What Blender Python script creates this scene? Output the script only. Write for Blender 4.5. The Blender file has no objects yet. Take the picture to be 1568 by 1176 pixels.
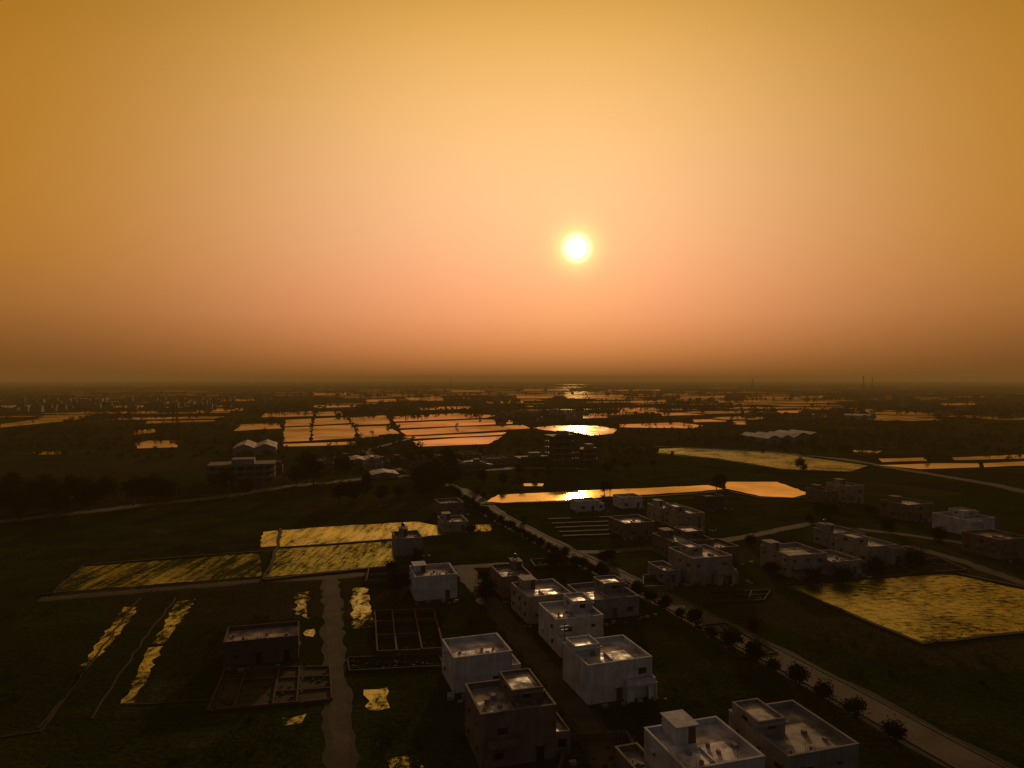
import bpy, math, random
from mathutils import Vector
R = random.Random(7)
sc = bpy.context.scene
sc.view_settings.view_transform = 'Standard'
sc.view_settings.look = 'None'
sc.view_settings.exposure = 0

# ------------------------------------------------------------ survey helpers
H = 50.0; F = 1079.0; PITCH = math.radians(0.425)
def g(u, v):
    """ground position of a surveyed point (viewing ray met with the ground plane)"""
    x = (u-784)/F; up = (588-v)/F
    dy = math.cos(PITCH)+up*math.sin(PITCH); dz = -math.sin(PITCH)+up*math.cos(PITCH)
    t = -H/dz
    return (x*t, dy*t)
ANG = math.radians(17)
PX = (math.cos(ANG), math.sin(ANG)); PY = (-math.sin(ANG), math.cos(ANG))
def inpoly(p, poly):
    x, y = p; c = False; n = len(poly)
    for i in range(n):
        x1, y1 = poly[i]; x2, y2 = poly[i-1]
        if (y1 > y) != (y2 > y) and x < (x2-x1)*(y-y1)/(y2-y1)+x1: c = not c
    return c
def top(ob):
    sc.collection.objects.link(ob); return ob
def empty(name, loc=(0,0,0), rz=0):
    e = bpy.data.objects.new(name, None); e.location = loc; e.rotation_euler = (0,0,rz)
    e.empty_display_size = 0.5
    return top(e)

# ------------------------------------------------------------ materials
def newmat(name):
    m = bpy.data.materials.new(name); m.use_nodes = True
    nt = m.node_tree; nt.nodes.clear()
    out = nt.nodes.new('ShaderNodeOutputMaterial')
    return m, nt, out
def N(nt, t, **kw):
    n = nt.nodes.new(t)
    for k, v in kw.items():
        if k in n.inputs: n.inputs[k].default_value = v
        else: setattr(n, k, v)
    return n
def pos(nt, scale=(1,1,1), rot=0.0, obj=False):
    if obj:
        tc = nt.nodes.new('ShaderNodeTexCoord'); o = tc.outputs['Object']
    else:
        o = nt.nodes.new('ShaderNodeNewGeometry').outputs['Position']
    mp = nt.nodes.new('ShaderNodeMapping'); mp.inputs['Scale'].default_value = scale
    mp.inputs['Rotation'].default_value = (0,0,rot)
    nt.links.new(o, mp.inputs['Vector']); return mp.outputs[0]
def noise(nt, vec, s, det=5, rough=0.55):
    n = N(nt, 'ShaderNodeTexNoise', Scale=s, Detail=det, Roughness=rough)
    nt.links.new(vec, n.inputs['Vector']); return n.outputs['Fac']
def ramp(nt, fac, stops, interp='LINEAR'):
    r = nt.nodes.new('ShaderNodeValToRGB'); cr = r.color_ramp; cr.interpolation = interp
    while len(cr.elements) < len(stops): cr.elements.new(0.5)
    for e, (p, c) in zip(cr.elements, stops):
        e.position = p
        e.color = (c[0], c[1], c[2], 1) if isinstance(c, (tuple, list)) else (c, c, c, 1)
    nt.links.new(fac, r.inputs[0]); return r.outputs[0]
def mixc(nt, fac, a, b, mode='MIX'):
    m = nt.nodes.new('ShaderNodeMix'); m.data_type = 'RGBA'; m.blend_type = mode
    for sck, v in ((m.inputs[0], fac), (m.inputs[6], a), (m.inputs[7], b)):
        if isinstance(v, bpy.types.NodeSocket): nt.links.new(v, sck)
        elif isinstance(v, (tuple, list)): sck.default_value = (v[0], v[1], v[2], 1)
        else: sck.default_value = v
    return m.outputs[2]
def math_(nt, op, a, b=None, clamp=False):
    m = nt.nodes.new('ShaderNodeMath'); m.operation = op; m.use_clamp = clamp
    for i, v in enumerate((a, b)):
        if v is None: continue
        if isinstance(v, bpy.types.NodeSocket): nt.links.new(v, m.inputs[i])
        else: m.inputs[i].default_value = v
    return m.outputs[0]
def principled(nt, out, col, rough=0.8, bump=None, bstr=0.3, bdist=0.1, spec=0.3):
    p = nt.nodes.new('ShaderNodeBsdfPrincipled')
    p.inputs['Specular IOR Level'].default_value = spec
    if isinstance(col, bpy.types.NodeSocket): nt.links.new(col, p.inputs['Base Color'])
    else: p.inputs['Base Color'].default_value = (*col, 1)
    if isinstance(rough, bpy.types.NodeSocket): nt.links.new(rough, p.inputs['Roughness'])
    else: p.inputs['Roughness'].default_value = rough
    if bump is not None:
        b = N(nt, 'ShaderNodeBump', Strength=bstr, Distance=bdist)
        nt.links.new(bump, b.inputs['Height']); nt.links.new(b.outputs[0], p.inputs['Normal'])
    nt.links.new(p.outputs[0], out.inputs['Surface']); return p

def mat_ground():
    m, nt, out = newmat('ground_grass_and_soil')
    v = pos(nt)
    n1 = noise(nt, v, 0.012, 6); n2 = noise(nt, v, 0.075, 7, 0.68); n3 = noise(nt, v, 1.2, 4, 0.7)
    vr = pos(nt, (1/70, 1/38, 0.0), -ANG)
    vo = N(nt, 'ShaderNodeTexVoronoi', Scale=1.0); vo.distance = 'CHEBYCHEV'; vo.inputs['Randomness'].default_value = 0.55
    nt.links.new(vr, vo.inputs['Vector'])
    sep = nt.nodes.new('ShaderNodeSeparateColor'); nt.links.new(vo.outputs['Color'], sep.inputs[0])
    field = ramp(nt, sep.outputs[0], [(0,(0.012,0.018,0.003)),(0.4,(0.036,0.050,0.007)),(0.6,(0.018,0.032,0.005)),(0.8,(0.046,0.058,0.009)),(0.92,(0.040,0.036,0.013)),(1,(0.060,0.047,0.020))])
    rough = ramp(nt, n2, [(0.36,(0.009,0.014,0.003)),(0.5,(0.022,0.030,0.006)),(0.60,(0.050,0.042,0.017)),(0.72,(0.12,0.09,0.05))])
    gm = ramp(nt, n1, [(0.42,0.15),(0.58,1.0)])
    c = mixc(nt, math_(nt,'MULTIPLY',gm,0.75), field, rough)
    c = mixc(nt, 1.0, c, ramp(nt, n3, [(0.25,0.4),(0.75,1.45)]), 'MULTIPLY')
    h = math_(nt,'ADD', n3, math_(nt,'MULTIPLY', n2, 3.0))
    principled(nt, out, c, 1.0, h, 0.5, 0.4, 0.0)
    return m
def mat_dirt(name, a, b, s=0.25, stretch=None):
    m, nt, out = newmat(name)
    v = pos(nt)
    n1 = noise(nt, v, s, 6, 0.6); n2 = noise(nt, v, s*9, 4, 0.7)
    f = math_(nt,'ADD', math_(nt,'MULTIPLY',n1,0.7), math_(nt,'MULTIPLY',n2,0.3))
    c = ramp(nt, f, [(0.33,a),(0.62,b)])
    principled(nt, out, c, 0.9, n2, 0.5, 0.08, 0.12)
    return m
def mat_water(name='water', rough=0.07, tint=(1.0,0.86,0.55), ior=1.5, bs=0.08):
    m, nt, out = newmat(name)
    v = pos(nt)
    n = noise(nt, v, 1.3, 3); nl = noise(nt, v, 0.05, 4); nb = noise(nt, v, 0.012, 5, 0.65)
    b = N(nt,'ShaderNodeBump', Strength=bs, Distance=0.05); nt.links.new(n, b.inputs['Height'])
    gl = N(nt,'ShaderNodeBsdfGlossy')
    nt.links.new(mixc(nt,1.0,tint,ramp(nt,nb,[(0.35,(0.45,0.45,0.32)),(0.60,(1,1,1))]),'MULTIPLY'), gl.inputs['Color'])
    nt.links.new(b.outputs[0], gl.inputs['Normal'])
    nt.links.new(ramp(nt, nl, [(0.35,rough*0.6),(0.7,rough*1.4)]), gl.inputs['Roughness'])
    df = N(nt,'ShaderNodeBsdfDiffuse'); df.inputs['Color'].default_value=(0.04,0.03,0.010,1)
    fr = N(nt,'ShaderNodeFresnel', IOR=ior)
    mx = nt.nodes.new('ShaderNodeMixShader')
    nt.links.new(fr.outputs[0], mx.inputs[0]); nt.links.new(df.outputs[0], mx.inputs[1]); nt.links.new(gl.outputs[0], mx.inputs[2])
    nt.links.new(mx.outputs[0], out.inputs['Surface']); return m
def mat_wetfield(name, lo, hi, rot=-ANG, st=(0.5,0.06,1), rough=0.22, tint=(0.95,0.72,0.20), ior=1.5, fine=1.0):
    """flooded field with seedlings: film of water broken up by mud and sprouts"""
    m, nt, out = newmat(name)
    vs = pos(nt, st, rot); v = pos(nt)
    n1 = noise(nt, vs, 1.0, 6, 0.65); n2 = noise(nt, v, 0.05, 5); n3 = noise(nt, v, 0.7, 6, 0.85)
    f = math_(nt,'ADD', math_(nt,'MULTIPLY',n1,0.36), math_(nt,'ADD', math_(nt,'MULTIPLY',n2,0.28), math_(nt,'MULTIPLY',n3,0.36*fine)))
    wet = ramp(nt, f, [(lo,0.0),(hi,1.0)])
    gl = N(nt,'ShaderNodeBsdfGlossy', Roughness=rough); gl.inputs['Color'].default_value=(*tint,1)
    b = N(nt,'ShaderNodeBump', Strength=0.25, Distance=0.06); nt.links.new(n3, b.inputs['Height'])
    nt.links.new(b.outputs[0], gl.inputs['Normal'])
    df = N(nt,'ShaderNodeBsdfDiffuse')
    nt.links.new(ramp(nt, n1, [(0.3,(0.03,0.042,0.006)),(0.7,(0.08,0.082,0.018))]), df.inputs['Color'])
    fr = N(nt,'ShaderNodeFresnel', IOR=ior)
    mx = nt.nodes.new('ShaderNodeMixShader')
    nt.links.new(math_(nt,'MULTIPLY',fr.outputs[0],wet), mx.inputs[0])
    nt.links.new(df.outputs[0], mx.inputs[1]); nt.links.new(gl.outputs[0], mx.inputs[2])
    nt.links.new(mx.outputs[0], out.inputs['Surface']); return m
def mat_plaster(name, col, dirt=0.5):
    m, nt, out = newmat(name)
    v = pos(nt, (1,1,0.22), 0, True); n1 = noise(nt, v, 1.1, 6, 0.62)
    n2 = noise(nt, pos(nt, obj=True), 0.35, 5); oi = nt.nodes.new('ShaderNodeObjectInfo')
    c = mixc(nt, 1.0, col, ramp(nt, n1, [(0.3,1-dirt),(0.6,1.0)]), 'MULTIPLY')
    c = mixc(nt, 1.0, c, ramp(nt, n2, [(0.3,(0.66,0.60,0.52)),(0.65,(1,1,1))]), 'MULTIPLY')
    principled(nt, out, c, 0.85, n1, 0.15, 0.03, 0.2); return m
def mat_brick(name):
    m, nt, out = newmat(name)
    v = pos(nt, (1,1,1), 0, True)
    sx = nt.nodes.new('ShaderNodeSeparateXYZ'); nt.links.new(v, sx.inputs[0])
    cb = nt.nodes.new('ShaderNodeCombineXYZ')
    nt.links.new(math_(nt,'ADD',sx.outputs[0],sx.outputs[1]), cb.inputs[0]); nt.links.new(sx.outputs[2], cb.inputs[1])
    bk = N(nt,'ShaderNodeTexBrick', Scale=1.0); bk.inputs['Brick Width'].default_value=0.24; bk.inputs['Row Height'].default_value=0.085
    bk.inputs['Mortar Size'].default_value=0.01
    bk.inputs['Color1'].default_value=(0.11,0.055,0.032,1); bk.inputs['Color2'].default_value=(0.07,0.038,0.024,1); bk.inputs['Mortar'].default_value=(0.11,0.09,0.07,1)
    nt.links.new(cb.outputs[0], bk.inputs['Vector'])
    n2 = noise(nt, v, 0.5, 5)
    c = mixc(nt, 1.0, bk.outputs['Color'], ramp(nt, n2, [(0.3,0.6),(0.7,1.15)]), 'MULTIPLY')
    principled(nt, out, c, 0.9, None, spec=0.15); return m
def mat_roof(name, col):
    m, nt, out = newmat(name)
    v = pos(nt, obj=True); n1 = noise(nt, v, 0.35, 6, 0.62); n2 = noise(nt, v, 3, 4)
    c = mixc(nt, 1.0, col, ramp(nt, n1, [(0.35,0.35),(0.6,1.1)]), 'MULTIPLY')
    r = ramp(nt, n1, [(0.42,0.85),(0.62,0.34)])
    principled(nt, out, c, r, n2, 0.25, 0.03, 0.5); return m
def mat_simple(name, a, b, s=2.0, rough=0.7, spec=0.3):
    m, nt, out = newmat(name); n1 = noise(nt, pos(nt, obj=True), s, 4)
    principled(nt, out, ramp(nt, n1, [(0.35,a),(0.65,b)]), rough, None, spec=spec); return m
def mat_leaf(name, a, b):
    m, nt, out = newmat(name)
    n1 = noise(nt, pos(nt), 0.9, 3); oi = nt.nodes.new('ShaderNodeObjectInfo')
    c = ramp(nt, n1, [(0.35,a),(0.65,b)])
    c = mixc(nt, 1.0, c, ramp(nt, oi.outputs['Random'], [(0,0.7),(1,1.25)]), 'MULTIPLY')
    d = nt.nodes.new('ShaderNodeBsdfDiffuse'); t = nt.nodes.new('ShaderNodeBsdfTranslucent')
    nt.links.new(c, d.inputs[0]); nt.links.new(c, t.inputs[0])
    mx = nt.nodes.new('ShaderNodeMixShader'); mx.inputs[0].default_value=0.2
    nt.links.new(d.outputs[0], mx.inputs[1]); nt.links.new(t.outputs[0], mx.inputs[2])
    nt.links.new(mx.outputs[0], out.inputs['Surface']); return m

M = {}
M['ground'] = mat_ground()
M['road'] = mat_dirt('dusty_asphalt', (0.060,0.046,0.030), (0.145,0.110,0.068), 0.12)
M['dirt'] = mat_dirt('dirt_track', (0.018,0.016,0.008), (0.090,0.066,0.036), 0.18)
M['verge'] = mat_dirt('earth_verge', (0.012,0.014,0.005), (0.060,0.046,0.022), 0.2)
M['kerb'] = mat_simple('kerb_concrete', (0.08,0.065,0.05), (0.15,0.125,0.10), 1.0, 0.9)
M['water'] = mat_water('paddy_water', 0.06, (0.90,0.74,0.48))
M['waterL'] = mat_water('paddy_water_muddy', 0.08, (0.68,0.61,0.32))
M['waterG'] = mat_water('paddy_water_rippled', 0.128, (0.92,0.76,0.50), 1.5, 0.03)
M['pond'] = mat_water('pond_water', 0.105, (0.85,0.66,0.24), 1.6, 0.04)
M['wetA'] = mat_wetfield('seedling_field_wet', 0.42, 0.55, rough=0.2, ior=1.65, tint=(0.52,0.47,0.15))
M['wetB'] = mat_wetfield('seedling_field_streaked', 0.44, 0.57, st=(0.9,0.10,1), rough=0.28, ior=1.5, tint=(0.38,0.37,0.11))
M['wetC'] = mat_wetfield('seedling_field_drying', 0.47, 0.60, st=(0.5,0.05,1), rough=0.3, ior=1.4, tint=(0.34,0.33,0.10))
M['wetD'] = mat_wetfield('rice_seedling_field', 0.43, 0.54, st=(0.35,0.9,1), rough=0.3, tint=(0.40,0.38,0.16), ior=1.55)
M['puddle'] = mat_wetfield('puddle_edge_water', 0.46, 0.54, st=(0.5,0.2,1), rough=0.15, tint=(0.40,0.37,0.16), ior=1.5)
M['white'] = mat_plaster('white_plaster', (0.56,0.55,0.55), 0.35)
M['grey'] = mat_plaster('cement_plaster', (0.27,0.25,0.23), 0.4)
M['cream'] = mat_plaster('cream_plaster', (0.36,0.31,0.25), 0.4)
M['tan'] = mat_plaster('tan_plaster', (0.20,0.15,0.11), 0.4)
M['brick'] = mat_brick('brick_masonry')
M['roof'] = mat_roof('roof_screed', (0.62,0.54,0.46))
M['roofd'] = mat_roof('roof_concrete_dark', (0.26,0.215,0.175))
M['glass'] = mat_simple('window_glass', (0.012,0.014,0.016), (0.03,0.03,0.03), 1.0, 0.12, 0.6)
M['frame'] = mat_simple('window_frame_paint', (0.14,0.12,0.10), (0.25,0.22,0.19), 3.0, 0.5)
M['wood'] = mat_simple('door_wood', (0.06,0.032,0.018), (0.11,0.06,0.035), 5.0, 0.5)
M['tank'] = mat_simple('tank_plastic', (0.03,0.04,0.06), (0.05,0.06,0.08), 3.0, 0.4)
M['metal'] = mat_simple('galvanised_steel', (0.12,0.12,0.12), (0.22,0.21,0.20), 2.0, 0.5, 0.4)
M['sheet'] = mat_simple('shed_roof_sheet', (0.20,0.19,0.18), (0.42,0.40,0.38), 0.12, 0.55, 0.3)
M['bark'] = mat_simple('bark', (0.03,0.022,0.015), (0.06,0.045,0.03), 6.0, 0.9)
M['leaf'] = mat_leaf('leaves_dark', (0.008,0.012,0.003), (0.024,0.034,0.009))
M['leaf2'] = mat_leaf('leaves_olive', (0.014,0.019,0.005), (0.042,0.052,0.014))

# ------------------------------------------------------------ mesh builder
class MB:
    def __init__(s): s.v=[]; s.f=[]; s.m=[]
    def box(s, x0,x1,y0,y1,z0,z1, mi=0, tf=None):
        i=len(s.v)
        P=[(x0,y0,z0),(x1,y0,z0),(x1,y1,z0),(x0,y1,z0),(x0,y0,z1),(x1,y0,z1),(x1,y1,z1),(x0,y1,z1)]
        if tf: P=[tf(*p) for p in P]
        s.v+=P
        s.f+=[(i,i+3,i+2,i+1),(i+4,i+5,i+6,i+7),(i,i+1,i+5,i+4),(i+1,i+2,i+6,i+5),(i+2,i+3,i+7,i+6),(i+3,i,i+4,i+7)]
        s.m+=[mi]*6
    def quad(s,a,b,c,d,mi=0):
        i=len(s.v); s.v+=[a,b,c,d]; s.f.append((i,i+1,i+2,i+3)); s.m.append(mi)
    def poly(s,pts,mi=0):
        i=len(s.v); s.v+=pts; s.f.append(tuple(range(i,i+len(pts)))); s.m.append(mi)
    def tube(s,a,b,r0,r1,n=7,mi=0,cap=True):
        a=Vector(a); b=Vector(b); d=(b-a)
        if d.length<1e-6: return
        d.normalize(); x=d.orthogonal().normalized(); y=d.cross(x); i=len(s.v)
        for c,r in ((a,r0),(b,r1)):
            for k in range(n):
                t=2*math.pi*k/n; p=c+x*(r*math.cos(t))+y*(r*math.sin(t)); s.v.append(tuple(p))
        for k in range(n):
            s.f.append((i+k,i+(k+1)%n,i+n+(k+1)%n,i+n+k)); s.m.append(mi)
        if cap:
            s.f.append(tuple(i+n+k for k in range(n))); s.m.append(mi)
    def mesh(s,name,mats):
        me=bpy.data.meshes.new(name); me.from_pydata(s.v,[],s.f)
        for m in mats: me.materials.append(m)
        me.polygons.foreach_set('material_index', s.m); me.update(); return me
    def obj(s,name,mats,parent=None):
        if not s.v: return None
        o=bpy.data.objects.new(name,s.mesh(name,mats)); top(o)
        if parent: o.parent=parent
        return o

# ------------------------------------------------------------ ground, fields, water
mb=MB(); S=26000
mb.quad((-S,-3000,0),(S,-3000,0),(S,S,0),(-S,S,0))
mb.obj('ground',[M['ground']])
REG=[]
def jag(pts, seg, jit):
    out=[]; n=len(pts)
    for i in range(n):
        a=pts[i]; b=pts[(i+1)%n]; L=math.hypot(b[0]-a[0],b[1]-a[1]); k=max(1,min(60,int(L/seg)))
        for j in range(k):
            t=j/k; jj=jit if j else jit*0.3
            out.append((a[0]+(b[0]-a[0])*t+R.uniform(-jj,jj), a[1]+(b[1]-a[1])*t+R.uniform(-jj,jj)))
    return out
def field(mb, px, z, seg=6, jit=0.4, mi=0):
    w=[g(*p) for p in px]; REG.append(w)
    w=jag(w,seg,jit); mb.poly([(x,y,z) for x,y in w],mi)
paddies=[
 [(404,633),(478,630),(480,637),(400,639)],[(485,631),(520,630),(525,636),(484,637)],
 [(366,650),(426,648),(432,656),(358,660)],[(438,643),(478,641),(476,651.5),(436,653)],
 [(482,641),(532,638.5),(534,648),(480,651)],[(436,655),(476,653.5),(474,675),(434,677)],
 [(480,653),(540,650),(546,671),(478,674.5)],[(536,640),(590,636),(600,649),(540,651)],
 [(545,654),(598,652),(580,668),(552,671)],[(434,680),(543,676.5),(546,681),(434,684)],
 [(600,638),(700,633),(762,636),(742,640),(604,645.5)],[(606,648),(735,642.5),(790,644),(784,649),(610,656)],
 [(612,659),(700,654),(800,651),(812,656),(700,663),(622,667)],[(618,669),(700,665.5),(775,662),(768,666),(632,672)],
 [(632,676),(700,671),(770,668.5),(748,680),(640,684)],
 [(816,655),(850,652),(912,652),(945,657),(938,664),(905,667),(880,662),(835,659)],
 [(948,650),(1040,647),(1078,652),(1060,656),(950,654.5)],[(1120,644),(1142,644),(1142,650),(1122,650)],
 [(620,609),(672,607),(682,613),(630,614)],[(862,605),(955,604),(950,611),(868,610)],
 [(945,625),(1004,624),(1006,631),(950,632)],[(790,606),(850,606),(845,610),(790,610)],
 [(60,637),(140,629.5),(146,636),(60,645)],[(0,650),(50,643),(130,638),(120,643),(40,651),(0,655)],[(205,680),(228,675),(270,675),(272,685),(210,687)],
 [(222,643),(330,640),(330,645),(225,649)],[(50,693),(92,691.5),(94,696),(56,697)],
 [(0,621),(60,620),(64,624),(0,626)],[(205,660),(235,657),(240,662),(205,666)],
 [(1345,703),(1415,701),(1420,706),(1350,708)],[(1458,701),(1580,696),(1580,702),(1462,705)],
 [(1345,713),(1430,710),(1500,710),(1500,716),(1410,719)],[(1506,710),(1580,706),(1580,713),(1506,716)],
 [(1290,689),(1350,691),(1345,694),(1290,692)],[(1300,628),(1345,626),(1346,630),(1302,632)],
 [(700,700),(735,699),(738,703),(704,705)],[(520,700),(545,699),(548,703),(522,704)],
 [(800,741),(832,741),(832,745),(802,745)],[(560,660),(600,657),(612,664),(570,667)],
 # farther strips
 [(480,621),(545,619),(548,623),(482,625)],[(640,624),(720,622),(724,626),(644,628)],[(560,612),(606,611),(608,615),(562,616)],
 [(1010,633),(1090,631),(1094,635),(1014,637)],[(1120,617),(1180,616),(1182,620),(1122,621)],[(1040,607),(1110,606),(1112,609),(1042,610)],
 [(1210,607),(1260,606),(1262,609),(1212,610)],[(300,627),(372,625),(374,629),(302,631)],[(330,612),(390,611),(392,614),(332,615)],
 [(170,622),(220,621),(222,624),(172,625)],[(740,615),(800,614),(802,617),(742,618)],[(880,636),(930,635),(932,640),(884,641)],
 [(1360,640),(1430,638),(1434,642),(1362,644)],[(1440,618),(1500,617),(1502,620),(1442,621)],[(800,596),(870,595.5),(872,598),(802,598.5)],
 [(930,597),(1010,596),(1012,598.5),(932,599)],[(480,602),(540,601),(542,604),(482,605)],[(690,598),(740,597.5),(742,600),(692,600.5)],
 [(1060,643),(1110,642),(1112,646),(1062,647)],[(1190,629),(1230,628),(1232,632),(1192,633)],[(965,614),(1020,613),(1022,616),(967,617)]]
mb=MB()
for i,p in enumerate(paddies): field(mb,p,0.10+0.004*i,14,1.2,2 if i==15 else (0 if (9<i<22 or i>38) else 1))
NP=len(paddies)
# flooded plots over the far plain, laid out on the field grid
def rot(s,t): return (PX[0]*s+PY[0]*t, PX[1]*s+PY[1]*t)
far_n=0
for k in range(5000):
    d=math.exp(R.uniform(math.log(850),math.log(6500))); x=R.uniform(-0.85,0.85)*d
    cl=math.sin(x*0.0021+1.3)+math.sin(d*0.0033+x*0.0009)+math.sin(x*0.0057-d*0.001)
    if cl<0.5 and R.random()<0.85: continue
    if d<1300 and (R.random()<0.75): continue
    w=R.uniform(25,130)*(1+d/6000); h=R.uniform(18,60)*(1+d/5000)
    c=(x,d); pts=[]
    for sx,sy in ((-1,-1),(1,-1),(1,1),(-1,1)):
        q=rot(sx*w/2+R.uniform(-6,6),sy*h/2+R.uniform(-5,5)); pts.append((c[0]+q[0],c[1]+q[1]))
    if any(inpoly(c,r) for r in REG[:NP]): continue
    far_n+=1
    if far_n>480: break
    REG.append(pts)
    q=jag(pts,25,1.5); mb.poly([(a,b,0.40+0.0021*far_n) for a,b in q],R.choice([0,1,1]))
mb.obj('flooded_paddy_fields',[M['water'],M['waterL'],M['waterG']])

mb=MB()
field(mb,[(745,768),(762,758),(880,752),(1000,747),(1085,743),(1108,749),(1060,753),(960,759),(860,766),(770,770)],0.06,4,0.5)
field(mb,[(1112,738),(1190,738),(1240,756),(1215,762),(1165,760),(1110,748)],0.07,4,0.5)
mb.obj('pond',[M['pond']])
def one(name,mat,px,z,seg=4,jit=0.3):
    m=MB(); field(m,px,z,seg,jit); return m.obj(name,[M[mat]])
one('flooded_field','wetA',[(430,812),(510,806),(640,799),(670,805),(755,803),(750,813),(620,824),(426,838)],0.05,3,.5)
one('flooded_field','wetB',[(424,841),(600,829),(606,865),(408,884)],0.055,3,.5)
one('flooded_field','wetC',[(130,868),(395,846),(404,882),(80,908)],0.06,3,.5)
one('flooded_field','wetA',[(402,815),(426,812),(424,836),(400,838)],0.064,3,.5)
one('seedling_field','wetD',[(1010,687),(1060,686),(1190,694),(1330,713),(1300,722),(1200,718),(1100,702),(1008,693)],0.065,8,0.6)
one('rice_field','wetD',[(1205,898),(1450,878),(1580,906),(1580,967),(1410,985),(1245,915)],0.07,3,.4)
mb=MB()
for px in ([(538,902),(560,900),(566,925),(576,950),(572,962),(540,964)],[(450,907),(474,906),(470,930),(474,948),(452,940)],
           [(188,930),(210,930),(185,970),(140,1015),(118,1030)],[(272,922),(300,918),(266,965),(250,985),(230,988)],
           [(228,992),(248,990),(225,1040),(208,1076),(186,1078)],[(558,1057),(592,1054),(598,1084),(566,1088)],
           [(430,1100),(470,1094),(462,1108),(432,1112)],[(468,965),(482,963),(480,975),(466,974)],
           [(590,1162),(640,1158),(650,1176),(600,1180)],[(1490,888),(1500,888),(1498,892),(1488,891)]):
    field(mb,px,0.05,1.5,0.55)
mb.obj('puddle',[M['puddle']])

# ------------------------------------------------------------ roads
ROADS=[]
def ribbon(mb,pts,w,z,off=0.0,mi=0,h=None,jit=0.0):
    n=len(pts); L=[];Rr=[]
    for i,p in enumerate(pts):
        a=pts[max(0,i-1)]; b=pts[min(n-1,i+1)]; dx,dy=b[0]-a[0],b[1]-a[1]; l=math.hypot(dx,dy); nx,ny=-dy/l,dx/l
        j=R.uniform(-jit,jit); j2=R.uniform(-jit,jit)
        L.append((p[0]+nx*(off+w/2+j),p[1]+ny*(off+w/2+j))); Rr.append((p[0]+nx*(off-w/2+j2),p[1]+ny*(off-w/2+j2)))
    for i in range(n-1):
        if h is None: mb.quad((*Rr[i],z),(*Rr[i+1],z),(*L[i+1],z),(*L[i],z),mi)
        else:
            i0=len(mb.v)
            mb.v+=[(*Rr[i],z),(*Rr[i+1],z),(*L[i+1],z),(*L[i],z),(*Rr[i],z+h),(*Rr[i+1],z+h),(*L[i+1],z+h),(*L[i],z+h)]
            mb.f+=[(i0+4,i0+5,i0+6,i0+7),(i0,i0+1,i0+5,i0+4),(i0+2,i0+3,i0+7,i0+6),(i0+3,i0,i0+4,i0+7),(i0+1,i0+2,i0+6,i0+5)]
            mb.m+=[mi]*5
def densify(pts,step):
    out=[]
    for a,b in zip(pts,pts[1:]):
        L=math.hypot(b[0]-a[0],b[1]-a[1]); k=max(1,int(L/step))
        out+=[(a[0]+(b[0]-a[0])*j/k,a[1]+(b[1]-a[1])*j/k) for j in range(k)]
    return out+[pts[-1]]
def road(name,px,w,mat,z,kerb=False,verge=0,jit=0.0):
    pts=densify([g(*p) for p in px],5 if jit==0 else 2); ROADS.append((pts,w/2+verge))
    e=empty(name); m=MB(); ribbon(m,pts,w,z,jit=jit); m.obj('carriageway',[M[mat]],e)
    if verge:
        m=MB(); ribbon(m,pts,w+2*verge,z-0.012,jit=0.5); m.obj('verge',[M['verge']],e)
    if kerb:
        m=MB(); ribbon(m,pts,0.2,0.0,off=w/2+0.12,h=0.15); ribbon(m,pts,0.2,0.0,off=-w/2-0.12,h=0.15); m.obj('kerb',[M['kerb']],e)
    return pts
main=road('main_road',[(700,748),(716,757),(760,789),(860,842),(1000,908),(1150,986),(1300,1066),(1480,1165),(1640,1250)],5.8,'road',0.045,True,1.4)
mid=road('street',[(708,866),(722,890),(762,934),(805,985),(850,1040),(900,1110),(945,1180),(975,1225)],3.6,'dirt',0.040,False,0.7,0.25)
road('dirt_road',[(505,882),(509,930),(510,970),(513,1040),(517,1080),(524,1176),(530,1260)],2.6,'dirt',0.036,False,0.8,0.35)
road('lane',[(60,918),(250,902),(400,889),(505,884),(620,874),(708,868),(800,862)],2.2,'dirt',0.030,False,0.8,0.4)
road('country_road',[(-60,806),(80,790),(200,776),(330,762),(430,746),(560,733),(700,722),(800,716),(900,718)],4.5,'road',0.05,False,2.0,0.8)
road('lane',[(1568,845),(1440,826),(1330,812),(1240,802),(1120,826),(1010,838),(925,845),(868,846)],2.8,'dirt',0.028,False,0.6,0.45)
road('country_road',[(1060,688),(1180,693),(1290,703),(1400,722),(1520,742),(1620,765)],4.5,'dirt',0.09,False,1.5,0.6)
road('country_road',[(700,748),(650,728),(600,716),(560,690),(640,668)],3.5,'dirt',0.11,False,1.0,0.6)
road('lane',[(1390,835),(1470,858),(1600,905)],2.8,'dirt',0.020,False,0.6,0.4)

# field banks (earth bunds) round the flooded fields and plots
mb=MB()
def bund(px,w=0.7,h=0.35):
    ribbon(mb,[(a+R.uniform(-.3,.3),b+R.uniform(-.3,.3)) for a,b in densify([g(*p) for p in px],3)],w,0,h=h)
bund([(430,810),(424,840),(406,886),(402,890)],0.9); bund([(424,839.5),(510,834),(606,826)]); bund([(402,889),(606,867)],1.0)
bund([(60,912),(80,909),(130,866),(400,845)]); bund([(1203,899),(1245,917),(1410,987),(1580,969)],1.0); bund([(1203,896),(1450,876),(1580,903)],1.0)
bund([(140,1100),(230,965),(270,915)],0.35,0.12); bund([(60,1115),(150,1000),(215,915)],0.35,0.12); bund([(0,1130),(60,1120),(140,1010)],0.35,0.12)
bund([(190,1080),(340,1070),(500,1050)],0.35,0.12)
bund([(1000,684),(1195,692),(1335,712)],1.2,0.4); bund([(1000,695),(1100,704),(1200,720),(1320,724)],1.2,0.4)
bund([(740,772),(900,768),(1060,757),(1110,752),(1165,763),(1240,763)],1.0)
for i in range(5): bund([(838+i*6,796+i*6.5),(950+i*6,792+i*6.5)],1.2,0.4)
mb.obj('field_bank',[M['verge']])

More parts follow.
